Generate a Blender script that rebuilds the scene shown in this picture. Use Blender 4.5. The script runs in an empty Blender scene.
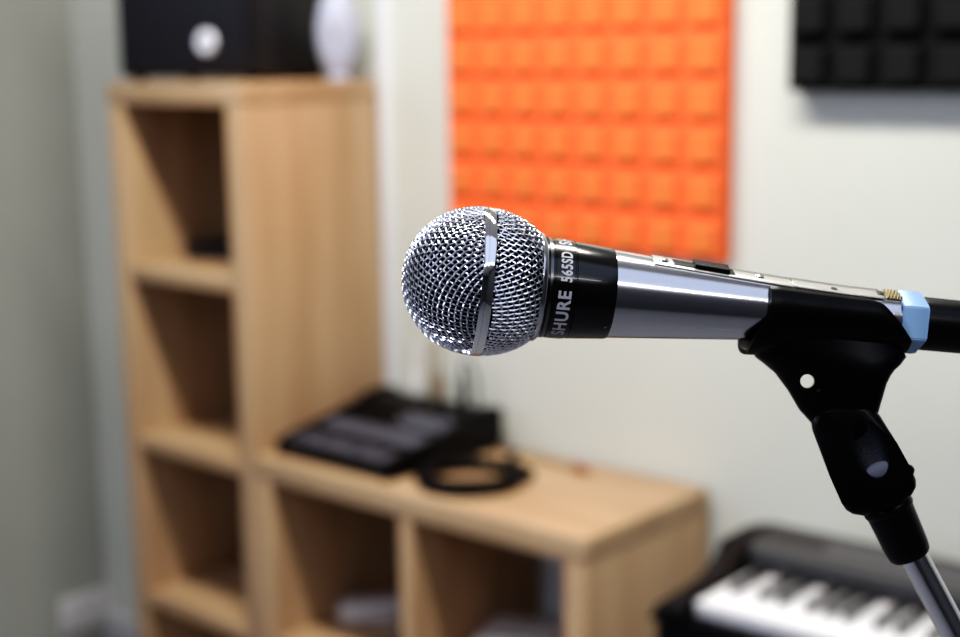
import bpy, bmesh, math, random
from mathutils import Vector, Matrix
random.seed(7)
PI = math.pi
COL = bpy.context.scene.collection

# ------------------------------------------------------------------ materials
def mat(name, color, rough=.5, metal=0., coat=0., spec=.5, bump=None, aniso=0.):
    m = bpy.data.materials.new(name); m.use_nodes = True
    nt = m.node_tree; b = nt.nodes['Principled BSDF']
    b.inputs['Base Color'].default_value = (*color, 1)
    b.inputs['Roughness'].default_value = rough
    b.inputs['Metallic'].default_value = metal
    b.inputs['Coat Weight'].default_value = coat
    b.inputs['Specular IOR Level'].default_value = spec
    b.inputs['Anisotropic'].default_value = aniso
    if bump:
        sc, st, dist = bump
        tc = nt.nodes.new('ShaderNodeTexCoord'); n = nt.nodes.new('ShaderNodeTexNoise')
        n.inputs['Scale'].default_value = sc; n.inputs['Detail'].default_value = 4
        bp = nt.nodes.new('ShaderNodeBump'); bp.inputs['Strength'].default_value = st
        bp.inputs['Distance'].default_value = dist
        nt.links.new(tc.outputs['Object'], n.inputs['Vector'])
        nt.links.new(n.outputs['Fac'], bp.inputs['Height'])
        nt.links.new(bp.outputs['Normal'], b.inputs['Normal'])
    return m

def noise_mat(name, c1, c2, scale, rough=.6, stretch=(1, 1, 1), detail=4, lo=.35, hi=.65):
    m = mat(name, c1, rough); nt = m.node_tree; b = nt.nodes['Principled BSDF']
    tc = nt.nodes.new('ShaderNodeTexCoord'); mp = nt.nodes.new('ShaderNodeMapping')
    mp.inputs['Scale'].default_value = stretch
    n = nt.nodes.new('ShaderNodeTexNoise'); n.inputs['Scale'].default_value = scale
    n.inputs['Detail'].default_value = detail
    r = nt.nodes.new('ShaderNodeValToRGB')
    r.color_ramp.elements[0].position = lo; r.color_ramp.elements[1].position = hi
    r.color_ramp.elements[0].color = (*c1, 1); r.color_ramp.elements[1].color = (*c2, 1)
    nt.links.new(tc.outputs['Object'], mp.inputs['Vector']); nt.links.new(mp.outputs['Vector'], n.inputs['Vector'])
    nt.links.new(n.outputs['Fac'], r.inputs['Fac']); nt.links.new(r.outputs['Color'], b.inputs['Base Color'])
    return m

WOOD_A = (.44, .282, .158); WOOD_B = (.535, .365, .22)
M_wood_v = noise_mat('wood_vertical_grain', WOOD_A, WOOD_B, 6, .45, (3, 3, .35))
M_wood_h = noise_mat('wood_horizontal_grain', WOOD_A, WOOD_B, 6, .45, (.35, 3, 3))
M_wood_top = noise_mat('wood_top_grain', WOOD_A, WOOD_B, 6, .45, (.5, 1.6, .6))
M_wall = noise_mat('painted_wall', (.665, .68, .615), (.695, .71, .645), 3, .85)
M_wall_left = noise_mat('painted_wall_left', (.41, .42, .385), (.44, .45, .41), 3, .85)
M_wall_dim = noise_mat('dark_unseen_wall', (.05, .05, .055), (.07, .07, .075), 3, .85)  # unseen walls, coloured dark for contrast in the metal's reflections
M_floor = noise_mat('grey_carpet', (.17, .17, .18), (.23, .23, .24), 160, .95)
M_ceil = noise_mat('ceiling_white', (.78, .78, .76), (.82, .82, .80), 8, .9)
M_base = mat('skirting_paint', (.72, .72, .70), .5)
M_trunk = mat('white_trunking', (.80, .82, .84), .4)
M_orange_bounce = noise_mat('orange_foam_bounce', (.93, .16, .05), (.95, .175, .056), 90, .95)  # redder tone paints in light bouncing between the foam blocks
M_orange_lit = noise_mat('orange_foam_lit', (.86, .20, .055), (.88, .215, .062), 90, .95)  # same foam, block tops coloured lighter as if lit
M_blackfoam_shade = noise_mat('black_foam_shade', (.004, .004, .005), (.008, .008, .009), 90, 1)  # same black foam as the tops, shade in the grooves painted darker
M_blackfoam_lit = noise_mat('black_foam_lit', (.009, .009, .010), (.014, .014, .015), 90, 1)  # lighter copy of the black foam, painted as lit block tops
M_steel = mat('brushed_steel', (.66, .67, .72), .17, 1)
M_steel_plate = mat('satin_steel_plate', (.80, .79, .76), .28, 1)
M_wire = mat('plated_wire', (.93, .94, 1.0), .27, 1)
M_chrome = mat('chrome', (.86, .87, .90), .07, 1)
M_darkmetal = mat('dark_metal', (.16, .16, .17), .25, 1)
M_foam_in = mat('dark_windscreen_foam', (.006, .007, .014), .9)
M_black_gloss = mat('gloss_black', (.006, .006, .007), .2, 0, .3)
M_black_satin = mat('satin_black', (.005, .005, .006), .34, spec=.3)
M_clip = mat('moulded_black_plastic', (.004, .004, .005), .34, spec=.22, bump=(900, .05, .0004))
M_recess_lit = mat('recess_lit_grey', (.17, .18, .22), .5)  # pale grey painted in for light on the recess's lower wall
M_recess = mat('dark_recess', (.012, .013, .016), .5, bump=(1500, .5, .0006))
M_letter = mat('white_lettering', (.95, .95, .95), .5)
M_letter_grey = mat('silver_lettering', (.62, .62, .64), .4)
M_blue = mat('pale_blue_plastic', (.42, .66, 1.0), .4)
M_gold = mat('brass_contact', (.75, .65, .38), .3, 1)
M_rubber = mat('black_rubber', (.004, .004, .005), .55, spec=.2)
M_spk = mat('speaker_black', (.006, .006, .009), .5)
M_spk_grille = noise_mat('speaker_grille_cloth', (.004, .004, .008), (.010, .010, .016), 300, .6)
M_badge = mat('badge_silver', (.75, .76, .80), .35, .2)
M_white = mat('white_plastic', (.50, .53, .66), .4)
M_white_grille = noise_mat('white_perforated_grille', (.26, .27, .33), (.62, .64, .74), 120, .5, lo=.45, hi=.55)
M_offwhite = mat('offwhite_plastic', (.74, .72, .71), .5)
M_mix = mat('mixer_black', (.006, .006, .007), .45, spec=.25)
M_mix_grey = mat('mixer_slate_panel', (.075, .08, .11), .42)
M_mix_knob = mat('mixer_knob_grey', (.16, .16, .18), .4)
M_red = mat('dark_red_plastic', (.30, .04, .025), .4)
M_tan = mat('tan_cable', (.33, .26, .13), .5)
M_brown = mat('brown_cable', (.20, .12, .07), .5)
M_piano = mat('piano_black', (.006, .006, .007), .5, spec=.2)
M_piano_top = mat('piano_top_charcoal', (.030, .030, .032), .55)
M_piano_panel = mat('piano_grey_panel', (.075, .075, .078), .6)
M_ivory = mat('white_key_plastic', (.84, .84, .86), .22)
M_ebony = mat('black_key_plastic', (.02, .02, .021), .35)

# ------------------------------------------------------------------ helpers
def link_mesh(name, verts, faces, m, parent=None, smooth=True, angle=None):
    me = bpy.data.meshes.new(name); me.from_pydata([tuple(v) for v in verts], [], faces); me.update()
    bm = bmesh.new(); bm.from_mesh(me); bmesh.ops.recalc_face_normals(bm, faces=bm.faces); bm.to_mesh(me); bm.free()
    return finish(name, me, m, parent, smooth)

def finish(name, me, m, parent=None, smooth=True):
    for p in me.polygons: p.use_smooth = smooth
    if smooth:
        try: me.set_sharp_from_angle(angle=math.radians(38))
        except Exception: pass
    if m: me.materials.append(m)
    o = bpy.data.objects.new(name, me); COL.objects.link(o)
    if parent: o.parent = parent
    return o

def obj(name, bm, m, parent=None, smooth=True):
    bmesh.ops.recalc_face_normals(bm, faces=bm.faces)
    me = bpy.data.meshes.new(name); bm.to_mesh(me); bm.free()
    return finish(name, me, m, parent, smooth)

def thing(name, label, cat, loc=(0, 0, 0), rotz=0, group=None, mtx=None):
    o = bpy.data.objects.new(name, None); COL.objects.link(o); o.empty_display_size = .05
    if mtx: o.matrix_world = mtx
    else: o.location = loc; o.rotation_euler = (0, 0, rotz)
    return tag(o, label, cat, group)

def tag(o, label, cat, group=None):
    o['label'] = label; o['category'] = cat
    if group: o['group'] = group
    return o

def struct(o):
    o['kind'] = 'structure'; return o

def box(bm, x0, x1, y0, y1, z0, z1, bev=0., seg=2, M=None):
    t = bmesh.new(); bmesh.ops.create_cube(t, size=1)
    for v in t.verts:
        v.co = Vector(((x0 + x1) / 2 + v.co.x * (x1 - x0), (y0 + y1) / 2 + v.co.y * (y1 - y0), (z0 + z1) / 2 + v.co.z * (z1 - z0)))
    if bev: bmesh.ops.bevel(t, geom=t.edges[:], offset=bev, segments=seg, affect='EDGES', profile=.5)
    if M: bmesh.ops.transform(t, matrix=M, verts=t.verts)
    merge(bm, t)

def merge(bm, t):
    me = bpy.data.meshes.new('tmp'); t.to_mesh(me); t.free(); bm.from_mesh(me); bpy.data.meshes.remove(me)

def bx(name, dims, m, parent=None, bev=.002, seg=2, M=None):
    bm = bmesh.new(); box(bm, *dims, bev, seg, M); return obj(name, bm, m, parent)

def lathe(bm, prof, origin=(0, 0, 0), axis=(0, 0, 1), n=48, cap=True):
    """prof: list of (distance along axis, radius)"""
    a = Vector(axis).normalized(); o = Vector(origin)
    u = a.orthogonal().normalized(); w = a.cross(u); rings = []
    for s, r in prof:
        rings.append([bm.verts.new(o + a * s + (u * math.cos(2 * PI * k / n) + w * math.sin(2 * PI * k / n)) * max(r, 1e-6)) for k in range(n)])
    for A, B in zip(rings, rings[1:]):
        for k in range(n): bm.faces.new((A[k], A[(k + 1) % n], B[(k + 1) % n], B[k]))
    if cap:
        bm.faces.new(rings[0]); bm.faces.new(rings[-1][::-1])

def lat(name, prof, m, parent=None, origin=(0, 0, 0), axis=(0, 0, 1), n=48, cap=True):
    bm = bmesh.new(); lathe(bm, prof, origin, axis, n, cap); return obj(name, bm, m, parent)

def tube_data(pts, r, n=8, closed=False):
    P = [Vector(p) for p in pts]; V = []; F = []; N = len(P); prev = None
    for i, p in enumerate(P):
        t = (P[(i + 1) % N] - P[i - 1]) if closed else (P[min(i + 1, N - 1)] - P[max(i - 1, 0)])
        t.normalize()
        if prev is None: u = t.orthogonal().normalized()
        else:
            u = prev - t * prev.dot(t)
            u = u.normalized() if u.length > 1e-9 else t.orthogonal().normalized()
        prev = u; w = t.cross(u)
        rr = r[i] if isinstance(r, (list, tuple)) else r
        for k in range(n):
            V.append(p + (u * math.cos(2 * PI * k / n) + w * math.sin(2 * PI * k / n)) * rr)
    for i in range(N if closed else N - 1):
        a = i * n; b = ((i + 1) % N) * n
        for k in range(n): F.append((a + k, a + (k + 1) % n, b + (k + 1) % n, b + k))
    if not closed:
        F.append(tuple(range(n))[::-1]); F.append(tuple((N - 1) * n + k for k in range(n)))
    return V, F

def tube(name, pts, r, m, parent=None, n=8, closed=False):
    V, F = tube_data(pts, r, n, closed); return link_mesh(name, V, F, m, parent)

def smooth_path(pts, sub=8):
    P = [Vector(p) for p in pts]; out = []
    for i in range(len(P) - 1):
        p0 = P[max(i - 1, 0)]; p1 = P[i]; p2 = P[i + 1]; p3 = P[min(i + 2, len(P) - 1)]
        for k in range(sub):
            t = k / sub
            out.append(.5 * ((2 * p1) + (p2 - p0) * t + (2 * p0 - 5 * p1 + 4 * p2 - p3) * t * t + (3 * p1 - p0 - 3 * p2 + p3) * t ** 3))
    out.append(P[-1]); return out

def prism(bm, poly, y0, y1, bev=0., seg=3):
    """poly of (x,z) extruded along y"""
    t = bmesh.new()
    A = [t.verts.new((x, y0, z)) for x, z in poly]; B = [t.verts.new((x, y1, z)) for x, z in poly]
    f1 = t.faces.new(A); f2 = t.faces.new(B[::-1]); n = len(poly)
    for k in range(n): t.faces.new((A[k], A[(k + 1) % n], B[(k + 1) % n], B[k]))
    if bev:
        e = list(set(f1.edges[:] + f2.edges[:]))
        bmesh.ops.bevel(t, geom=e, offset=bev, segments=seg, affect='EDGES', profile=.5)
    merge(bm, t)

def boolean_cut(o, cutter):
    b = bmesh.new(); b.from_mesh(cutter.data)
    if b.calc_volume(signed=True) < 0: bmesh.ops.reverse_faces(b, faces=b.faces); b.to_mesh(cutter.data)
    b.free()
    md = o.modifiers.new('cut', 'BOOLEAN'); md.operation = 'DIFFERENCE'; md.object = cutter; md.solver = 'EXACT'; md.material_mode = 'TRANSFER'
    dg = bpy.context.evaluated_depsgraph_get(); dg.update()
    me = bpy.data.meshes.new_from_object(o.evaluated_get(dg)); o.modifiers.clear(); o.data = me
    for p in me.polygons: p.use_smooth = len(p.vertices) <= 8
    me.set_sharp_from_angle(angle=math.radians(35))
    bpy.data.objects.remove(cutter)

# ================================================================== ROOM
X0, X1, Y0, Y1, H = -.66, 4.6, -4.3, .37, 2.62
def shell(name, dims, m): return struct(bx(name, dims, m, bev=0))
shell('floor', (X0 - .1, X1 + .1, Y0 - .1, Y1 + .1, -.1, 0), M_floor)
shell('ceiling', (X0 - .1, X1 + .1, Y0 - .1, Y1 + .1, H, H + .1), M_ceil)
shell('wall_back', (X0 - .1, X1 + .1, Y1, Y1 + .1, 0, H), M_wall)
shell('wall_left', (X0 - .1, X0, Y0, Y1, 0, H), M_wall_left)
shell('wall_right', (X1, X1 + .1, Y0, Y1, 0, H), M_wall_dim)
shell('wall_front', (X0 - .1, X1 + .1, Y0 - .1, Y0, 0, H), M_wall_dim)
struct(bx('baseboard_back', (X0, X1, Y1 - .014, Y1, 0, .085), M_base, bev=.003))
# white cable trunking running down the wall behind the shelves
struct(bx('trim_1', (.405, .438, Y1 - .012, Y1, .09, 2.3), M_trunk, bev=.003))

# ================================================================== SHELVES
def shelf_unit(name, label, x0, x1, top, cols, shelves, tk=.042, mid=.030):
    t = thing(name, label, 'shelf', (x0, 0, 0)); W = x1 - x0; D = .356
    bx('top_panel', (0, W, 0, D, top - tk, top), M_wood_top, t, .0015)
    bx('side_panel', (0, tk, 0, D, .0, top - tk), M_wood_v, t, .0015)
    bx('side_panel', (W - tk, W, 0, D, .0, top - tk), M_wood_v, t, .0015)
    bx('bottom_panel', (tk, W - tk, 0, D, .0, tk), M_wood_h, t, .0015)
    xs = [tk] + [tk + (W - 2 * tk) * k / cols for k in range(1, cols)] + [W - tk]
    for x in xs[1:-1]: bx('divider', (x - mid / 2, x + mid / 2, .002, D - .002, tk, top - tk), M_wood_v, t, .001)
    for z in shelves:
        for k in range(cols):
            a = xs[k] + (mid / 2 if k else 0); b = xs[k + 1] - (mid / 2 if k < cols - 1 else 0)
            bx('shelf_board', (a, b, .002, D - .002, z - mid, z), M_wood_h, t, .001)
    return t
TT, LT = 1.464, .762
shelf_unit('bookcase', 'tall narrow light oak open bookcase standing in the corner, four cubes high', 0, .407, TT, 1, (1.101, .745, .405))
shelf_unit('cube_shelf', 'low light oak cube shelf unit with the audio mixer on top, beside the tall bookcase', .4075, 1.191, LT, 2, (.405,))

# ================================================================== SPEAKERS ON THE BOOKCASE
TS = TT + .0005
s = thing('loudspeaker', 'large black box loudspeaker with a round silver badge, on top of the tall bookcase', 'speaker', (.0, .03, TS), math.radians(15))
W_, D_, H_ = .335, .235, .42
bm = bmesh.new(); box(bm, 0, W_, 0, D_, .008, H_, .012, 3); obj('cabinet', bm, M_spk, s)
for fx, fy in ((.03, .03), (W_ - .03, .03), (.03, D_ - .03), (W_ - .03, D_ - .03)):
    lat('rubber_foot', [(0, .012), (.009, .013)], M_rubber, s, (fx, fy, 0), n=20)
bx('speaker_grille', (.016, W_ - .016, -.008, .004, .022, H_ - .02), M_spk_grille, s, .005)
b = lat('badge', [(-.004, .020), (.0, .024), (.003, .024)], M_badge, s, (.225, -.0105, .075), (0, 1, 0), n=32)
b['label'] = 'round silver logo badge'
# badge emblem: a plain stylised bar across the disc
bx('badge_emblem', (.214, .236, -.0155, -.0143, .072, .078), M_darkmetal, b, .0005)

s = thing('desktop_speaker', 'small white oval speaker with a perforated grey face, beside the big black loudspeaker', 'speaker', (.364, .292, TS), math.radians(41))
bm = bmesh.new(); bmesh.ops.create_uvsphere(bm, u_segments=40, v_segments=24, radius=1)
for v in bm.verts: v.co = Vector((v.co.x * .043, v.co.y * .028, v.co.z * .086 + .090))
obj('shell', bm, M_white, s)
bm = bmesh.new(); bmesh.ops.create_uvsphere(bm, u_segments=40, v_segments=24, radius=1)
for v in bm.verts: v.co = Vector((v.co.x * .023, v.co.y * .0285 - .0015, v.co.z * .052 + .095))
obj('perforated_face', bm, M_white_grille, s)
lat('foot', [(0, .022), (.004, .022), (.010, .014)], M_white, s, n=28)

# ================================================================== ITEMS IN THE CUBES
# flat black gadget in the top cube
g = thing('card_reader', 'small flat black gadget lying in the top cube of the tall bookcase', 'gadget', (.13, .19, 1.1015), math.radians(12))
bx('body', (-.075, .075, -.055, .055, 0, .030), M_spk, g, .006, 3)
bx('lid', (-.06, .06, -.045, .045, .0302, .034), M_black_satin, g, .0015)
# white power adapter lying in the left cube of the low unit
g = thing('power_adapter', 'white power adapter with a cord lying in the left cube of the low shelf', 'adapter', (.515, .190, .4055), math.radians(52))
bx('body', (-.06, .06, -.03, .03, 0, .038), M_offwhite, g, .008, 3)
tube('cord', smooth_path([(.055, 0, .018), (.075, -.005, .012), (.080, -.03, .004), (.06, -.055, .004), (.0, -.06, .004)]), .0035, M_offwhite, g)
for k in range(3): bx('pin', (-.078, -.058, -.016 + k * .012, -.012 + k * .012, .016, .022), M_steel_plate, g, .0008)
g = thing('equipment_pouch', 'black soft pouch slumped behind the white power adapter in the left cube', 'pouch', (.672, .298, .4055), math.radians(10))
bm = bmesh.new(); bmesh.ops.create_uvsphere(bm, u_segments=32, v_segments=16, radius=1)
for v in bm.verts:
    c = v.co; sg = lambda q, e: math.copysign(abs(q) ** e, q)
    v.co = Vector((sg(c.x, .6) * .10, sg(c.y, .6) * .05, max(0, .045 + sg(c.z, .7) * .045 * (1 + .12 * math.sin(5 * c.x)))))
obj('body', bm, M_spk, g)
tube('zip', [(-.085 + .17 * k / 12, -.045 + .01 * abs(k / 6 - 1), .062) for k in range(13)], .002, M_darkmetal, g, 6)
# pale folded cloth in the right cube
g = thing('storage_case', 'pale rounded case on the floor of the right cube of the low shelf', 'case', (.905, .195, .4055), math.radians(20))
bx('body', (-.075, .075, -.06, .06, 0, .045), M_offwhite, g, .018, 4)
bx('lid', (-.077, .077, -.062, .062, .046, .076), M_offwhite, g, .014, 4)
tube('handle', smooth_path([(-.02, -.062, .03), (-.018, -.072, .034), (.018, -.072, .034), (.02, -.062, .03)], 4), .003, M_steel_plate, g)
# white cylinder bottle at back right
g = thing('spray_bottle', 'tall white bottle standing at the back of the right cube of the low shelf', 'bottle', (.945, .305, .4055))
lat('body', [(0, .028), (.004, .031), (.19, .031), (.215, .022), (.225, .014), (.235, .014)], M_offwhite, g, n=32)
lat('cap', [(.236, .016), (.262, .015), (.266, .011)], M_white, g, n=24)

# ================================================================== MIXER ON THE LOW UNIT
mz = LT + .0005
mx = thing('audio_mixer', 'black compact audio mixer with slate grey control strips, on the low oak shelf', 'mixer', (.434, .034, mz), math.radians(-1))
MW, MD = .30, .31
def top_z(y):  # sloped control surface
    return .030 + (y / MD) * .045
bm = bmesh.new()
poly = [(0.006, .004), (MD - .02, .004), (MD, .02), (MD, .072), (MD - .03, .080), (MD - .075, .076), (MD - .09, top_z(MD - .09)), (.01, .030), (0, .022), (0, .010)]
t = bmesh.new(); A = [t.verts.new((.012, y, z)) for y, z in poly]; B = [t.verts.new((MW - .012, y, z)) for y, z in poly]
t.faces.new(A); t.faces.new(B[::-1])
for k in range(len(poly)): t.faces.new((A[k], A[(k + 1) % len(poly)], B[(k + 1) % len(poly)], B[k]))
merge(bm, t); obj('body', bm, M_mix, mx)
for sx in (0, MW - .016):
    bm = bmesh.new(); pl = [(-.004, .002), (MD - .01, .002), (MD + .006, .02), (MD + .006, .078), (MD - .03, .087), (MD - .08, .081), (MD - .10, top_z(MD - .1) + .006), (.01, .036), (-.004, .026)]
    t = bmesh.new(); A = [t.verts.new((sx, y, z)) for y, z in pl]; B = [t.verts.new((sx + .016, y, z)) for y, z in pl]
    t.faces.new(A); t.faces.new(B[::-1])
    for k in range(len(pl)): t.faces.new((A[k], A[(k + 1) % len(pl)], B[(k + 1) % len(pl)], B[k]))
    bmesh.ops.bevel(t, geom=t.edges[:], offset=.003, segments=2, affect='EDGES')
    merge(bm, t); obj('side_cheek', bm, M_mix, mx)
sl = math.atan2(.045, MD)
def strip(name, x0, x1, y0, y1, m):
    Mx = Matrix.Translation((0, y0, top_z(y0) + .0015)) @ Matrix.Rotation(sl, 4, 'X')
    return bx(name, (x0, x1, 0, (y1 - y0), -.001, .0015), m, mx, .0005, 1, Mx)
def on_panel(x, y): return (x, y, top_z(y) + .003)
strip('fader_panel', .022, MW - .022, .010, .050, M_mix_grey)
strip('button_panel', .022, MW - .022, .084, .136, M_mix_grey)
strip('knob_panel', .16, MW - .022, .155, .212, M_mix_grey)
for i in range(5):
    x = .045 + i * .050
    y = .022 + (i * 7 % 3) * .010
    f = bx('fader', (x - .006, x + .006, y, y + .018, top_z(y) + .003, top_z(y) + .008), M_mix, mx, .002)
nrm = Vector((0, -math.sin(sl), math.cos(sl)))
for j, y in enumerate((.168, .198)):
    for i in range(6):
        x = .038 + i * .0445
        lat('knob', [(0, .0075), (.008, .0068), (.011, .0052)], M_mix_knob if i > 2 else M_mix, mx, on_panel(x, y), nrm, n=16)
for i in range(4):
    lat('input_socket', [(0, .012), (.003, .012), (.0032, .008), (-.002, .008)], M_darkmetal, mx, (.05 + i * .062, MD - .040, .0795), (0, 0, 1), n=20)
# plugs and cables rising from the mixer's rear sockets
def rot(p, o=(.434, .034, mz), a=math.radians(-1)):
    c, s_ = math.cos(a), math.sin(a); return Vector((o[0] + c * p[0] - s_ * p[1], o[1] + s_ * p[0] + c * p[1], o[2] + p[2]))
def plug(name, label, x, pts, m, mb):
    b0 = rot((x, MD - .040, .0825)); t = thing(name, label, 'cable', b0)
    lat('plug', [(0, .006), (.004, .0095), (.045, .009), (.050, .006), (.066, .0045)], mb, t, n=20)
    tube('cord', smooth_path([(0, 0, .060)] + [tuple(p) for p in pts], 8), .0032, m, t)
plug('audio_cable', 'black plug and cable standing in the rear of the mixer, rightmost of its plugs', .236,
     [(-.002, 0, .075), (-.001, .018, .080), (.004, .032, .05), (.01, .034, -.02), (.02, .034, -.0785), (.12, .025, -.0785)], M_rubber, M_spk)
plug('audio_cable', 'tan cable with a brown plug arching out of the middle of the mixer', .174,
     [(0, .0, .095), (-.018, .012, .115), (-.045, .025, .095), (-.055, .034, .02), (-.055, .036, -.0785), (-.09, .033, -.0785)], M_tan, M_brown)
plug('audio_cable', 'pale cable plugged into the rear of the mixer nearest the tall bookcase', .112,
     [(0, .005, .085), (-.012, .018, .10), (-.03, .03, .05), (-.035, .036, -.0785), (-.060, .036, -.0785)], M_offwhite, M_offwhite)

# coiled black cable
pts = []
for k in range(181):
    a = 2 * PI * k / 36; w = .5 * math.sin(a * .83)
    r1 = .082 + .007 * math.sin(a * 1.6 + .5) + .003 * w
    pts.append((.847 + r1 * math.cos(a) * 1.0, .118 + r1 * math.sin(a), mz + .007 + .014 * (k / 180) + .0025 * math.sin(a * 2.3)))
pts += [(.80, .03 + .02, mz + .012), (.785, .10, mz + .006), (.783, .18, mz + .005)]
pts = pts[:181] + [tuple(p) for p in smooth_path([pts[180], (.927, .165, mz + .012), (.900, .225, mz + .006), (.83, .255, mz + .0055), (.80, .30, mz + .0055)], 6)][1:]
o = tube('coiled_cable', pts, .0075, M_rubber, None, 8)
tag(o, 'coil of black cable lying on the low shelf beside the mixer', 'cable')
# thin cable with a red plug
g = thing('patch_lead', 'thin tan lead with a dark red plug lying at the back of the low shelf', 'cable', (.955, .298, mz))
tube('cord', smooth_path([(-.01, 0, .0065), (-.06, .012, .003), (-.11, .02, .003), (-.145, .03, .003)]), .0028, M_tan, g)
lat('plug', [(0, .004), (.004, .0065), (.028, .0065), (.030, .003), (.042, .003)], M_red, g, (-.012, 0, .0068), (1, -.15, 0), n=18)

# ================================================================== WALL SOCKET
g = thing('wall_socket', 'white double power socket low on the left wall beside the tall bookcase', 'socket', (X0, .305, .095))
bx('face_plate', (0, .012, -.080, .080, -.046, .050), M_offwhite, g, .004, 3)
for k in (-1, 1):
    bx('rocker_switch', (.012, .016, k * .018 - .006, k * .018 + .006, .015, .034), M_white, g, .001)
    for dy, dz in ((0, -.002), (-.011, -.022), (.011, -.022)):
        bx('pin_slot', (.0115, .0125, k * .045 + dy - .0035, k * .045 + dy + .0035, dz - .003, dz + .003), M_spk, g, 0)

# ================================================================== ACOUSTIC FOAM PANELS
def foam(name, label, x0, z0, nx, nz, p, m, m2, base=.028, tall=.037):
    bm = bmesh.new(); ye = Y1 - .0008
    box(bm, x0, x0 + nx * p, ye - base, ye, z0, z0 + nz * p)
    for i in range(nx):
        for k in range(nz):
            a, b = x0 + i * p, x0 + (i + 1) * p; c, d = z0 + k * p, z0 + (k + 1) * p
            g0, g1 = .008, .0145
            V = [bm.verts.new(q) for q in ((a + g0, ye - base + .0005, c + g0), (b - g0, ye - base + .0005, c + g0), (b - g0, ye - base + .0005, d - g0), (a + g0, ye - base + .0005, d - g0),
                                           (a + g1, ye - tall, c + g1), (b - g1, ye - tall, c + g1), (b - g1, ye - tall, d - g1), (a + g1, ye - tall, d - g1))]
            bm.faces.new(V[4:8])
            for q in range(4): bm.faces.new((V[q], V[(q + 1) % 4], V[4 + (q + 1) % 4], V[4 + q]))
            bm.faces.new(V[0:4][::-1])
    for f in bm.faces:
        f.material_index = 1 if f.calc_center_median().y < ye - tall + .001 else 0  # lit tone on block tops, groove tone on all other faces
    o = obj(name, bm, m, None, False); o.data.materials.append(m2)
    return tag(o, label, 'acoustic panel')
foam('acoustic_foam_panel', 'bright orange gridded acoustic foam panel on the back wall behind the microphone', .612, 1.160, 8, 8, .0760, M_orange_bounce, M_orange_lit)
foam('acoustic_foam_panel', 'black gridded acoustic foam panel high on the back wall at the right', 1.342, 1.445, 8, 8, .0765, M_blackfoam_shade, M_blackfoam_lit, .040, .056)

# ================================================================== DIGITAL PIANO
PX, PY, PZ = 1.485, -.150, .780     # front-left top corner of the white keys
pn = thing('digital_piano', 'black digital piano with white keys standing in front of the back wall', 'piano', (PX, PY, 0), math.radians(1.5))
NW = 52; KW = .0235; KL = .148; L = NW * KW
# case: bottom tray, back housing, cheeks
def outline(x0, x1, y0, y1, rl, n=8):
    P = []
    for cx, cy, a0 in ((x1 - .03, y1 - .03, 0), (x0 + rl, y1 - rl, 90), (x0 + .03, y0 + .03, 180), (x1 - .03, y0 + .03, 270)):
        r = rl if a0 == 90 else .03
        for k in range(n + 1):
            a = math.radians(a0 + 90 * k / n); P.append((cx + r * math.cos(a), cy + r * math.sin(a)))
    return P
def slab(bm, P, z0, z1, bev):
    t = bmesh.new(); A = [t.verts.new((x, y, z0)) for x, y in P]; f = t.faces.new(A)
    r = bmesh.ops.extrude_face_region(t, geom=[f]); bmesh.ops.translate(t, vec=(0, 0, z1 - z0), verts=[v for v in r['geom'] if isinstance(v, bmesh.types.BMVert)])
    e = [e for e in t.edges if abs(e.verts[0].co.z - e.verts[1].co.z) < 1e-6]
    bmesh.ops.bevel(t, geom=e, offset=bev, segments=3, affect='EDGES'); merge(bm, t)
bm = bmesh.new(); slab(bm, outline(-.056, L + .075, -.028, .250, .10), PZ - .125, PZ - .028, .010)
obj('lower_case', bm, M_piano, pn)
bx('key_slip', (-.010, L + .010, -.024, -.004, PZ - .030, PZ - .016), M_piano, pn, .004)
for x0, x1, rl in ((-.056, -.004, .1), (L + .004, L + .075, .03)):
    bm = bmesh.new()
    pl = [(-.026, PZ - .03), (.235, PZ - .03), (.248, PZ + .00), (.236, PZ + .046), (.200, PZ + .052), (.150, PZ + .034), (.10, PZ + .012), (-.012, PZ + .006), (-.026, PZ - .006)]
    if x0 < 0:
        # cheek whose outer back corner is rounded in plan
        t = bmesh.new(); rows = []
        N = 8
        for k in range(N + 1):
            f = k / N; x = x0 + (x1 - x0) * f
            cut = .085 * (1 - math.sqrt(max(0, 1 - (1 - f) ** 2)))
            drop = .022 * (1 - f) ** 2.2
            rows.append([t.verts.new((x, min(y, .248 - cut), max(PZ - .03, z - drop * (z > PZ - .029)))) for y, z in pl])
        for a, b in zip(rows, rows[1:]):
            for q in range(len(pl)): t.faces.new((a[q], a[(q + 1) % len(pl)], b[(q + 1) % len(pl)], b[q]))
        t.faces.new(rows[0]); t.faces.new(rows[-1][::-1]); merge(bm, t)
    else:
        t = bmesh.new(); A = [t.verts.new((x0, y, z)) for y, z in pl]; B = [t.verts.new((x1, y, z)) for y, z in pl]
        t.faces.new(A); t.faces.new(B[::-1])
        for q in range(len(pl)): t.faces.new((A[q], A[(q + 1) % len(pl)], B[(q + 1) % len(pl)], B[q]))
        bmesh.ops.bevel(t, geom=t.edges[:], offset=.005, segments=2, affect='EDGES'); merge(bm, t)
    obj('cheek_block', bm, M_piano, pn)
bm = bmesh.new(); pl = [(KL + .002, PZ - .028), (.248, PZ - .028), (.250, PZ + .03), (.236, PZ + .046), (.205, PZ + .050), (.160, PZ + .037), (KL + .004, PZ + .026), (KL + .002, PZ + .010)]
t = bmesh.new(); A = [t.verts.new((-.004, y, z)) for y, z in pl]; B = [t.verts.new((L + .004, y, z)) for y, z in pl]
t.faces.new(A); t.faces.new(B[::-1])
for q in range(len(pl)): t.faces.new((A[q], A[(q + 1) % len(pl)], B[(q + 1) % len(pl)], B[q]))
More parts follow.
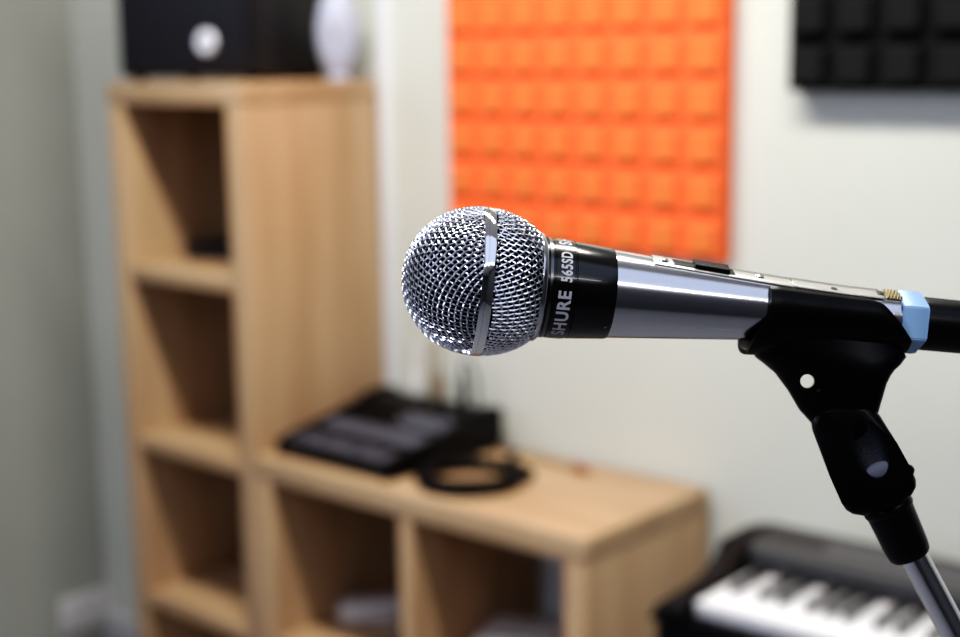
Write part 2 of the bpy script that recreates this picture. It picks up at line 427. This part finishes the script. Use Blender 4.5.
merge(bm, t); obj('rear_housing', bm, M_piano_top, pn)
a = math.atan2(.013, .045)
o = bx('control_panel', (.10, L - .08, 0, .036, 0, .002), M_piano_panel, pn, .0006, 1, Matrix.Translation((0, .164, PZ + .0385)) @ Matrix.Rotation(a, 4, 'X'))
bx('key_felt', (0, L, KL - .006, KL + .002, PZ - .02, PZ - .001), M_red, pn, 0)
# keys
names = 'AB' + 'CDEFGAB' * 8
blk = []
for i in range(NW):
    bx('white_key', (i * KW + .0006, (i + 1) * KW - .0006, 0, KL, PZ - .020, PZ), M_ivory, pn, .0014, 2)
    if names[i] in 'ACDFG' and i < NW - 1: blk.append((i + 1) * KW + {'A': .002, 'C': -.002, 'D': .002, 'F': -.003, 'G': 0}[names[i]])
def black_key_mesh(x):
    t = bmesh.new(); w = .0058; wt = .0045; y0, y1 = .050, KL - .001; z0, z1 = PZ - .004, PZ + .0115
    V = [t.verts.new(q) for q in ((x - w, y0, z0), (x + w, y0, z0), (x + w, y1, z0), (x - w, y1, z0), (x - wt, y0 + .010, z1), (x + wt, y0 + .010, z1), (x + wt, y1, z1), (x - wt, y1, z1))]
    t.faces.new(V[0:4][::-1]); t.faces.new(V[4:8])
    for q in range(4): t.faces.new((V[q], V[(q + 1) % 4], V[4 + (q + 1) % 4], V[4 + q]))
    bmesh.ops.bevel(t, geom=t.edges[:], offset=.0012, segments=2, affect='EDGES'); return t
for x in blk: obj('black_key', black_key_mesh(x), M_ebony, pn)
# stand under the piano
for x in (.22, L - .22):
    bm = bmesh.new()
    box(bm, x - .02, x + .02, -.01, .23, PZ - .150, PZ - .1255, .004)
    box(bm, x - .02, x + .02, .09, .13, .035, PZ - .150, .004)
    box(bm, x - .02, x + .02, -.06, .24, 0, .035, .006)
    obj('stand_leg', bm, M_piano, pn)
bm = bmesh.new(); box(bm, .24, L - .24, .10, .12, .30, .34, .003); obj('stand_crossbar', bm, M_piano, pn)

# ================================================================== MICROPHONE (local frame in millimetres/1000: x towards the tail, z up, y away)
MMC = Vector((2.15051, -1.3547, 1.42331))
ax = Vector((.69873, .70531, -.11964)).normalized(); az = Vector((-.03529, .20102, .97895)).normalized(); ay = az.cross(ax).normalized(); az = ax.cross(ay)
MF = Matrix(((ax.x, ay.x, az.x, MMC.x), (ax.y, ay.y, az.y, MMC.y), (ax.z, ay.z, az.z, MMC.z), (0, 0, 0, 1)))
k_ = .001
def mm(prof): return [(a * k_, r * k_) for a, r in prof]
mic = thing('microphone', 'silver handheld vocal microphone with a ball grille, held in the black clip', 'microphone', mtx=MF)
XA = (1, 0, 0)
# woven wire grilles
RB = 25.35
rear_prof = [(3.6, 25.3), (7, 24.95), (10, 24.25), (12.8, 23.3), (15.2, 22.2), (17.5, 20.9), (19.5, 19.4), (21.2, 17.9), (22.2, 16.9)]
rl = [0]
for (a0, b0), (a1, b1) in zip(rear_prof, rear_prof[1:]): rl.append(rl[-1] + math.hypot(a1 - a0, b1 - b0))
def rear_at(sg):
    for i in range(len(rl) - 1):
        if sg <= rl[i + 1]:
            f = (sg - rl[i]) / (rl[i + 1] - rl[i]); (a0, b0), (a1, b1) = rear_prof[i], rear_prof[i + 1]
            d = math.hypot(a1 - a0, b1 - b0); return a0 + f * (a1 - a0), b0 + f * (b1 - b0), ((b0 - b1) / d, (a1 - a0) / d)
    return None
def front_at(rho):
    th = rho / RB
    return -RB * math.cos(th) , RB * math.sin(th), (-math.cos(th), math.sin(th))
HALF = RB * PI / 2 + .4
def weave(front, pitch=2.12, wr=.36, amp=.30, rotg=math.radians(30)):
    V = []; F = []; n = int(HALF / pitch) + 1
    def surf(a, b, off):
        rho = math.hypot(a, b); az_ = math.atan2(b, a) + rotg
        if front:
            if rho > HALF: return None
            x, r, nn = front_at(rho)
        else:
            sg = HALF - rho
            if sg < 0: return None
            q = rear_at(sg)
            if q is None: return None
            x, r, nn = q
        x += nn[0] * off; r += nn[1] * off
        return Vector((x, r * math.cos(az_), r * math.sin(az_))) * k_
    for fam in (0, 1):
        for i in range(-n, n + 1):
            run = []
            def flush(run):
                if len(run) > 2:
                    v, f = tube_data(run, wr * k_, 5); b0 = len(V); V.extend(v); F.extend([tuple(q + b0 for q in ff) for ff in f])
            for j2 in range(-2 * n, 2 * n + 1):
                j = j2 / 2; off = 0
                if j2 % 2 == 0: off = amp * (1 if (i + j2 // 2 + fam) % 2 == 0 else -1)
                a, b = (i * pitch, j * pitch) if fam == 0 else (j * pitch, i * pitch)
                p = surf(a + .001, b + .001, off)
                if p is None: flush(run); run = []
                else: run.append(p)
            flush(run)
    return V, F
V, F = weave(True); o = link_mesh('grille', V, F, M_wire, mic); o['label'] = 'woven wire front half of the ball grille'
V, F = weave(False); o = link_mesh('grille', V, F, M_wire, mic); o['label'] = 'woven wire rear half of the ball grille'
# dark foam liner inside
prof = [(-24.3 * math.cos(t_), 24.3 * math.sin(t_)) for t_ in [PI / 2 * k / 14 for k in range(15)]] + [(a, r - 1.15) for a, r in rear_prof]
lat('foam_liner', mm(prof), M_foam_in, mic, axis=XA, n=64)
o = lat('grille_band', mm([(-.3, 25.0), (-.3, 25.85), (0.1, 26.05), (1.1, 26.05), (1.35, 25.8), (1.6, 26.05), (3.4, 26.05), (3.8, 25.85), (3.8, 25.0), (-.3, 25.0)]), M_chrome, mic, axis=XA, n=96, cap=False)
lat('grille_rim', mm([(20.6, 17.6), (20.8, 19.1), (21.6, 19.0), (22.6, 18.2), (22.8, 16.0)]), M_steel, mic, axis=XA, n=96, cap=False)
cl = lat('collar', mm([(22.3, 15.0), (22.4, 16.9), (23.4, 16.9), (23.5, 17.45), (24.6, 17.45), (24.7, 17.1), (25.2, 17.1), (25.3, 17.35), (32.2, 17.15), (32.4, 16.85), (32.8, 16.85), (33.0, 17.1), (46.2, 16.05), (46.9, 15.8), (47.2, 15.2)]), M_black_gloss, mic, axis=XA, n=128, cap=False)
lat('trim_ring', mm([(23.45, 17.3), (23.5, 17.55), (24.5, 17.52), (24.6, 17.3)]), M_darkmetal, mic, axis=XA, n=96, cap=False)
lat('label_ring', mm([(25.6, 17.2), (25.7, 17.44), (31.9, 17.26), (32.1, 17.0)]), M_black_gloss, cl, axis=XA, n=96, cap=False)

def wrap_text(txt, a_start, a_end, xs0, xs1, m, bold):
    """letters wrapped round the collar: reading upward; angles in degrees above (+) / below (-) the camera-side horizontal"""
    cu = bpy.data.curves.new('txt', 'FONT'); cu.body = txt; cu.size = 1; cu.offset = bold; cu.resolution_u = 4; cu.space_character = 1.12
    to = bpy.data.objects.new('txt', cu); COL.objects.link(to)
    dg = bpy.context.evaluated_depsgraph_get(); dg.update()
    me = bpy.data.meshes.new_from_object(to.evaluated_get(dg)); bpy.data.objects.remove(to)
    bm = bmesh.new(); bm.from_mesh(me)
    for _ in range(2): bmesh.ops.subdivide_edges(bm, edges=[e for e in bm.edges if e.calc_length() > .12], cuts=1)
    x0 = min(v.co.x for v in bm.verts); x1 = max(v.co.x for v in bm.verts); y0 = min(v.co.y for v in bm.verts); y1 = max(v.co.y for v in bm.verts)
    for v in bm.verts:
        f = (v.co.x - x0) / (x1 - x0); g = (v.co.y - y0) / (y1 - y0)
        an = math.radians(a_start + (a_end - a_start) * f); s_ = xs1 + (xs0 - xs1) * g
        r = 17.52 - (s_ - 25.7) * .029
        v.co = Vector((s_, -r * math.cos(an), r * math.sin(an))) * k_
    o = obj('lettering', bm, m, cl, False); return o
for a0 in (1, 127, 238):
    wrap_text('SHURE', a0 - 67, a0 - 4, 26.6, 31.3, M_letter_grey, .035)
    wrap_text('565SD', a0 + 6, a0 + 45, 27.0, 31.1, M_letter, .03)

# handle
hp = [(46.9, 15.0), (47.0, 15.6), (60, 14.6), (75, 13.45), (95, 12.0), (112, 10.9), (130, 10.0), (150, 9.6), (152, 9.4), (152.2, 8)]
def hr(s_):
    for (a0, b0), (a1, b1) in zip(hp[1:], hp[2:]):
        if s_ <= a1: return b0 + (b1 - b0) * (s_ - a0) / (a1 - a0)
    return 9.4
lat('handle', mm([(46, 14.5)] + hp), M_steel, mic, axis=XA, n=128)
TOPR = Matrix.Rotation(math.radians(24), 3, 'X'); TOPD = TOPR @ Vector((0, 0, 1))
# switch plate along the top
def strip_on_top(name, s0, s1, hw, h0, h1, m, parent, n=8, bev=0):
    V = []; F = []
    for i in range(n + 1):
        s_ = s0 + (s1 - s0) * i / n; r = hr(s_)
        V += [Vector((s_, -hw, r - h0)) * k_, Vector((s_, hw, r - h0)) * k_, Vector((s_, hw, r + h1)) * k_, Vector((s_, hw - .5, r + h1 + .25)) * k_, Vector((s_, -hw + .5, r + h1 + .25)) * k_, Vector((s_, -hw, r + h1)) * k_]
    q = 6
    for i in range(n):
        for k in range(q): F.append((i * q + k, i * q + (k + 1) % q, (i + 1) * q + (k + 1) % q, (i + 1) * q + k))
    F.append(tuple(range(q))[::-1]); F.append(tuple(n * q + k for k in range(q)))
    return link_mesh(name, [TOPR @ v for v in V], F, m, parent)
sp = strip_on_top('switch_plate', 60.5, 110.5, 4.2, 3, -.1, M_steel_plate, mic)
strip_on_top('rear_plate', 111, 143.5, 4.2, 3, .05, M_steel_plate, mic)
strip_on_top('switch_slot', 67.5, 89.5, 2.7, 1, .22, M_black_satin, sp)
sw = strip_on_top('switch', 75, 87.5, 2.6, 1, 1.5, M_black_satin, sp, n=4)
sw['label'] = 'black sliding on-off switch'
def dome(name, s_, rad, h, m, parent, y=0):
    lat(name, [(0, rad * k_), (h * .5 * k_, rad * .92 * k_), (h * .85 * k_, rad * .6 * k_), (h * k_, rad * .1 * k_)], m, parent, TOPR @ Vector((s_, y, hr(s_) + .05)) * k_, TOPD, n=24)
dome('screw', 64, 1.9, .9, M_chrome, sp)
dome('screw', 99, 1.7, .8, M_chrome, sp)
lat('screw_hole', mm([(0, 1.2), (.12, 1.2)]), M_spk, sp, TOPR @ Vector((126, -1.2, hr(126) + .33)) * k_, TOPD, n=20)
bx('plate_notch', (142 * k_, 144.3 * k_, -1.8 * k_, 1.8 * k_, 9 * k_, 10.3 * k_), M_spk, mic, .0003, 2, TOPR.to_4x4())
bm = bmesh.new()
for i in range(5):
    for y in (-2.6, 0, 2.6):
        lathe(bm, mm([(0, .62), (.6, .55), (1.3, .25)]), TOPR @ Vector((145.6 + i * 1.15, y, 9.5)) * k_, TOPD, 10)
obj('contact_teeth', bm, M_gold, mic)
lat('tail_socket', mm([(151.5, 9.0), (153, 9.3), (165, 9.3), (165.2, 8)]), M_steel, mic, axis=XA, n=64)

# ================================================================== CABLE
cb = thing('microphone_cable', 'black microphone cable with a pale blue marker ring plugged into the tail of the microphone', 'cable', mtx=MF)
# faceted blue ring (octagonal outside)
bm = bmesh.new(); n = 6; R_ = 11.0
def octr(s_, r, ph=math.radians(28)): return [bm.verts.new(Vector((s_, -r * math.cos(2 * PI * k / n + ph), r * math.sin(2 * PI * k / n + ph))) * k_) for k in range(n)]
rs = [octr(150.3, 10.7), octr(150.3, R_ - .2), octr(151.4, R_ + .4), octr(158.6, R_ + .4), octr(159.8, R_ - .2), octr(159.8, 10.7)]
for A, B in zip(rs, rs[1:] + rs[:1]):
    for k in range(n): bm.faces.new((A[k], A[(k + 1) % n], B[(k + 1) % n], B[k]))
bmesh.ops.bevel(bm, geom=bm.edges[:], offset=.0004, segments=2, affect='EDGES')
o = obj('marker_ring', bm, M_blue, cb); o['label'] = 'pale blue faceted plastic ring'
lat('connector', mm([(159.9, 7), (159.9, 9.4), (161.3, 9.6), (176, 9.5), (176.3, 8.9), (177.4, 8.9), (177.7, 9.3), (205, 8.2), (207, 7.4), (222, 4.6), (224, 3.4)]), M_black_satin, cb, axis=XA, n=64)
bm = bmesh.new()
for k in range(20):
    a = 2 * PI * k / 20
    box(bm, .179, .203, -.0004, .0004, .0083, .0092, .0002, 1, Matrix.Rotation(a, 4, 'X'))
obj('grip_ribs', bm, M_black_satin, cb)
inv = MF.inverted()
def wl(p): return inv @ Vector(p)
cw = [MF @ Vector((.220, 0, 0)), MF @ Vector((.27, 0, -.002)), (2.46, -1.09, 1.30), (2.56, -1.02, 1.0), (2.66, -1.0, .6), (2.76, -1.1, .2), (2.86, -1.3, .02), (3.1, -1.6, .006), (3.4, -1.7, .006)]
tube('cord', [wl(p) for p in smooth_path(cw, 8)], .0032, M_rubber, cb, 10)

# ================================================================== CLIP
cp = thing('microphone_clip', 'black plastic microphone clip gripping the tail end of the microphone', 'clip', mtx=MF)
# barrel: an open C of plastic round the handle
V = []; F = []; NP = 48; NS = 20
def srange(al):
    # al: angle below horizontal, near side: -38 (top) .. 90 (bottom) ; symmetric
    b = max(0, min(1, (al + 5) / 95))
    s0 = 101.6 - 4.6 * math.sin(PI * (al - 15) / 100) if al > 15 else 101.6
    pts = [(-38, 139.0), (-26, 143.0), (10, 150), (35, 154.4), (90, 155.5)]
    for (a0, c0), (a1, c1) in zip(pts, pts[1:]):
        if al <= a1: return s0, c0 + (c1 - c0) * (al - a0) / (a1 - a0)
    return s0, 156
def clip_r(s_, al):
    b = max(0, math.sin(math.radians(al))) ** 2 if al > 0 else 0
    f = max(0, 1 - (s_ - 96) / 26)
    return 3.8 * b * f ** 1.2
def ring_pt(i, j, outer):
    phi = -38 + 256 * i / NP            # -38..218
    al = phi if phi <= 90 else 180 - phi
    s0, s1 = srange(al); s_ = s0 + (s1 - s0) * j / NS
    r = max(hr(min(s_, 150)), 9.7) + .12 + (1.0 * clip_r(s_, al) if not outer else clip_r(s_, al)) + (2.1 if outer else 0)
    ed = min(i, NP - i) / 2; 
    if outer and ed < 1: r -= .9 * (1 - ed)
    if outer and (j == 0 or j == NS): r -= .5
    a = math.radians(phi)
    return Vector((s_, -r * math.cos(a), -r * math.sin(a))) * k_
idx = {}
for i in range(NP + 1):
    for j in range(NS + 1):
        for o_ in (0, 1): idx[i, j, o_] = len(V); V.append(ring_pt(i, j, o_))
for i in range(NP):
    for j in range(NS):
        F.append((idx[i, j, 1], idx[i + 1, j, 1], idx[i + 1, j + 1, 1], idx[i, j + 1, 1]))
        F.append((idx[i, j, 0], idx[i, j + 1, 0], idx[i + 1, j + 1, 0], idx[i + 1, j, 0]))
for i in range(NP):
    for j in (0, NS): F.append((idx[i, j, 0], idx[i + 1, j, 0], idx[i + 1, j, 1], idx[i, j, 1]))
for j in range(NS):
    for i in (0, NP): F.append((idx[i, j, 0], idx[i, j, 1], idx[i, j + 1, 1], idx[i, j + 1, 0]))
link_mesh('barrel', V, F, M_clip, cp)
# neck lofted from barrel to pivot
secs = [(-8.5, 108, 153, 9.0), (-12.5, 103, 155.4, 9.5), (-15.5, 100.5, 153.5, 9.6), (-17.6, 102, 151.6, 9.4), (-19.5, 105, 150.6, 9.2), (-22.5, 109.2, 149.7, 8.7), (-28.4, 114.5, 148.8, 8.0), (-34.8, 119.2, 147.6, 7.4), (-39.5, 124.5, 145.5, 7.2), (-43, 129, 142, 7.0)]
V = []; F = []; NN = 40
for z, xl, xr, hw in secs:
    cx = (xl + xr) / 2; hx = (xr - xl) / 2
    for k in range(NN):
        a = 2 * PI * k / NN; c, s_ = math.cos(a), math.sin(a); e = .55
        px_, py_ = hx * math.copysign(abs(c) ** e, c), hw * math.copysign(abs(s_) ** e, s_)
        tw = math.radians(-17.5) * max(0, min(1, (-z - 9) / 16)); sc_ = 1 / (1 + .05 * (tw / math.radians(-17.5)))
        px_ *= sc_
        V.append(Vector((cx + px_ * math.cos(tw) - py_ * math.sin(tw), px_ * math.sin(tw) + py_ * math.cos(tw), z)) * k_)
for i in range(len(secs) - 1):
    for k in range(NN): F.append((i * NN + k, i * NN + (k + 1) % NN, (i + 1) * NN + (k + 1) % NN, (i + 1) * NN + k))
F.append(tuple(range(NN))[::-1]); F.append(tuple((len(secs) - 1) * NN + k for k in range(NN)))
nk = link_mesh('neck', V, F, M_clip, cp)
bm = bmesh.new(); lathe(bm, mm([(-20, 2.45), (20, 2.45)]), Vector((121.2, 0, -24.3)) * k_, (.32, 1, -.02), 28)
cu = obj('cutter', bm, None); cu.parent = cp; boolean_cut(nk, cu)
# small nib below the hole
lat('pivot_nib', mm([(0, .9), (.9, .6)]), M_chrome, cp, Vector((122.6, -8.6, -27.0)) * k_, (-.3, -1, 0), n=14)

# swivel joint, built in its own plane that is turned 17.5 degrees about the pivot
JR = Matrix.Translation((.145, 0, 0)) @ Matrix.Rotation(math.radians(-17.5), 4, 'Z') @ Matrix.Scale(1 / 1.05, 4, (1, 0, 0)) @ Matrix.Translation((-.145, 0, 0))
oj = [(124.0, -38.6), (124.9, -42.0), (132.2, -56.6), (137.6, -66), (139.4, -68.2), (142, -69.4), (146, -69.6), (150, -67.8), (158, -63.6), (162.2, -60.4), (163.4, -57.5), (163.2, -55), (161.6, -52.1), (155, -42.5), (148.2, -33.6), (144, -30.4), (138, -28.6), (132, -29.6), (127, -32.4), (124.6, -35.2)]
bm = bmesh.new(); prism(bm, [(x * k_, z * k_) for x, z in oj], -.0112, .0112, .0034, 4)
bm.transform(JR); sj = obj('swivel_joint', bm, M_clip, cp)
bm = bmesh.new(); bmesh.ops.create_uvsphere(bm, u_segments=32, v_segments=20, radius=1)
q = Vector((.47, 0, -.883)); nq = Vector((.883, 0, .47)); 
for v in bm.verts: v.co = (Vector((145.6, -12.6, -45.6)) + q * v.co.x * 11.5 + nq * v.co.y * 6.2 + Vector((0, 1, 0)) * v.co.z * 5.2) * k_
bm.transform(JR); cu = obj('cutter', bm, M_recess); cu.parent = cp
sj.data.materials.append(M_recess); boolean_cut(sj, cu)
# added pale pad: light caught at the recess's lower end, done as colour
bm = bmesh.new(); bmesh.ops.create_uvsphere(bm, u_segments=28, v_segments=16, radius=1)
for v in bm.verts: v.co = (Vector((149.6, -9.6, -53.0)) + q * v.co.x * 3.0 + nq * v.co.y * 5.2 + Vector((0, 1, 0)) * v.co.z * 1.5) * k_
bm.transform(JR); obj('recess_lit_patch', bm, M_recess_lit, cp)
for x, z, r, y in ((130.2, -38.2, 4.4, .0115),):
    lat('pivot_boss', [(0, r * k_), (.0006, r * k_), (.0012, (r - .7) * k_), (.00122, (r - 2) * k_)], M_clip, cp, JR @ Vector((x * k_, -y + .0014, z * k_)), JR.to_3x3() @ Vector((0, -1, 0)), n=40)
lat('pivot_screw', mm([(0, 2.4), (1.2, 2.2), (2.2, 1.2)]), M_clip, cp, Vector((160.6, -1, -53)) * k_, (.85, 0, .5), n=20)

# ================================================================== STAND
st = thing('microphone_stand', 'chrome microphone stand arm rising into the black clip', 'stand', mtx=MF)
d = Vector((.56, 0, -.829)).normalized()
base = Vector((156.9, 0, -69.6)) * k_
dc = Vector((.51, 0, -.86)).normalized()
lat('threaded_collar', mm([(-6, 8.0), (-5.2, 8.8), (-3.2, 9.1), (-2.4, 8.9), (-2.0, 8.5), (12.5, 7.9), (15.2, 7.5), (16.3, 6.6), (16.5, 4.8)]), M_black_satin, st, base, dc, n=48)
p0 = Vector((164.7, 0, -81.2)) * k_
LA = .74
lat('boom_arm', [(0, .00505), (.08, .0052), (LA, .0052)], M_chrome, st, p0, d, n=40)
pe = MF @ (p0 + d * (LA - .02))
# upright pole, clutch and tripod standing on the floor (world coordinates)
def wl_axis(v): return (inv.to_3x3() @ Vector(v))
bm = bmesh.new(); lathe(bm, [(0, .0095), (pe.z - .02, .0095)], inv @ Vector((pe.x, pe.y + .02, .012)), wl_axis((0, 0, 1)), 32); obj('upright_pole', bm, M_chrome, st)
bm = bmesh.new(); lathe(bm, [(-.032, .016), (-.028, .019), (.028, .019), (.032, .016)], inv @ Vector((pe.x, pe.y + .01, pe.z)), wl_axis((0, 1, 0)), 32); obj('clutch', bm, M_black_satin, st)
bm = bmesh.new(); lathe(bm, [(0, .016), (.09, .018), (.10, .012)], inv @ Vector((pe.x, pe.y + .02, .06)), wl_axis((0, 0, 1)), 32); obj('leg_hub', bm, M_black_satin, st)
for k in range(3):
    a = 2 * PI * k / 3 + .4
    A_ = Vector((pe.x, pe.y + .02, .12)); B_ = A_ + Vector((math.cos(a) * .30, math.sin(a) * .30, -.108))
    lg = tube('leg', [inv @ (A_ + (B_ - A_) * f) for f in (0, .5, 1)], .007, M_chrome, st, 16)
    tube('rubber_foot', [inv @ (A_ + (B_ - A_) * f) for f in (.93, 1.01)], .0105, M_rubber, lg, 16)

# ================================================================== CAMERA
yaw, pitch, roll = map(math.radians, (40.88, -10.14, -.72))
fw = Vector((-math.sin(yaw) * math.cos(pitch), math.cos(yaw) * math.cos(pitch), math.sin(pitch)))
r0 = Vector((math.cos(yaw), math.sin(yaw), 0)); u0 = r0.cross(fw)
rt = r0 * math.cos(roll) + u0 * math.sin(roll); up = -r0 * math.sin(roll) + u0 * math.cos(roll)
cam = bpy.data.cameras.new('camera'); co = bpy.data.objects.new('camera', cam); COL.objects.link(co)
cp_ = Vector((2.477, -1.73, 1.499))
co.matrix_world = Matrix(((rt.x, up.x, -fw.x, cp_.x), (rt.y, up.y, -fw.y, cp_.y), (rt.z, up.z, -fw.z, cp_.z), (0, 0, 0, 1)))
cam.sensor_fit = 'HORIZONTAL'; cam.sensor_width = 36; cam.lens = 1445.6 * 36 / 960; cam.clip_start = .02; cam.clip_end = 50
cam.dof.use_dof = True; cam.dof.focus_distance = .488; cam.dof.aperture_fstop = 6.4; cam.dof.aperture_blades = 9
bpy.context.scene.camera = co

# ================================================================== LIGHTS
CURVE = ((.02, .007), (.08, .055), (.3, .31))
def area(name, loc, size, power, color, target=None, rot=None):
    l = bpy.data.lights.new(name, 'AREA'); l.shape = 'RECTANGLE'; l.size, l.size_y = size; l.energy = power; l.color = color
    o = bpy.data.objects.new(name, l); COL.objects.link(o); o.location = loc
    if target is not None:
        o.rotation_euler = (Vector(target) - Vector(loc)).to_track_quat('-Z', 'Y').to_euler()
    return o
area('ceiling_light_wall', (1.25, -.55, H - .02), (1.8, .16), 50, (1, .965, .90), (1.25, -.55, 0))
area('ceiling_light_rear', (3.5, -2.4, H - .02), (2.2, .07), 12.5, (1, .98, .97), (3.5, -2.4, 0)).rotation_euler = (0, 0, math.radians(45))
area('ceiling_bounce_fill', (3.2, -1.75, H - .015), (1.7, 1.7), 8, (.66, .76, 1), (3.2, -1.75, 0)).rotation_euler = (0, 0, math.radians(45))  # added cool fill standing in for a bright bluish ceiling
area('window_light', (X0 + .03, -2.6, 1.75), (1.1, 1.0), 24, (.66, .76, 1), (X0 + 2, -2.6, 1.7))
area('front_cool_fill', (1.3, Y0 + .03, 1.9), (1.0, .7), 31, (.70, .74, 1), (1.1, 0, 1.1))  # unseen cool fill, added to lift shelf fronts and the wall shadow
w = bpy.data.worlds.new('world'); bpy.context.scene.world = w; w.use_nodes = True
w.node_tree.nodes['Background'].inputs['Color'].default_value = (.5, .55, .62, 1)
w.node_tree.nodes['Background'].inputs['Strength'].default_value = .3
sc = bpy.context.scene
sc.view_settings.view_transform = 'Standard'; sc.view_settings.look = 'None'; sc.view_settings.exposure = 0

vs = sc.view_settings; vs.use_curve_mapping = True
cv = vs.curve_mapping.curves[3]
for x, y in CURVE: cv.points.new(x, y)
vs.curve_mapping.update()
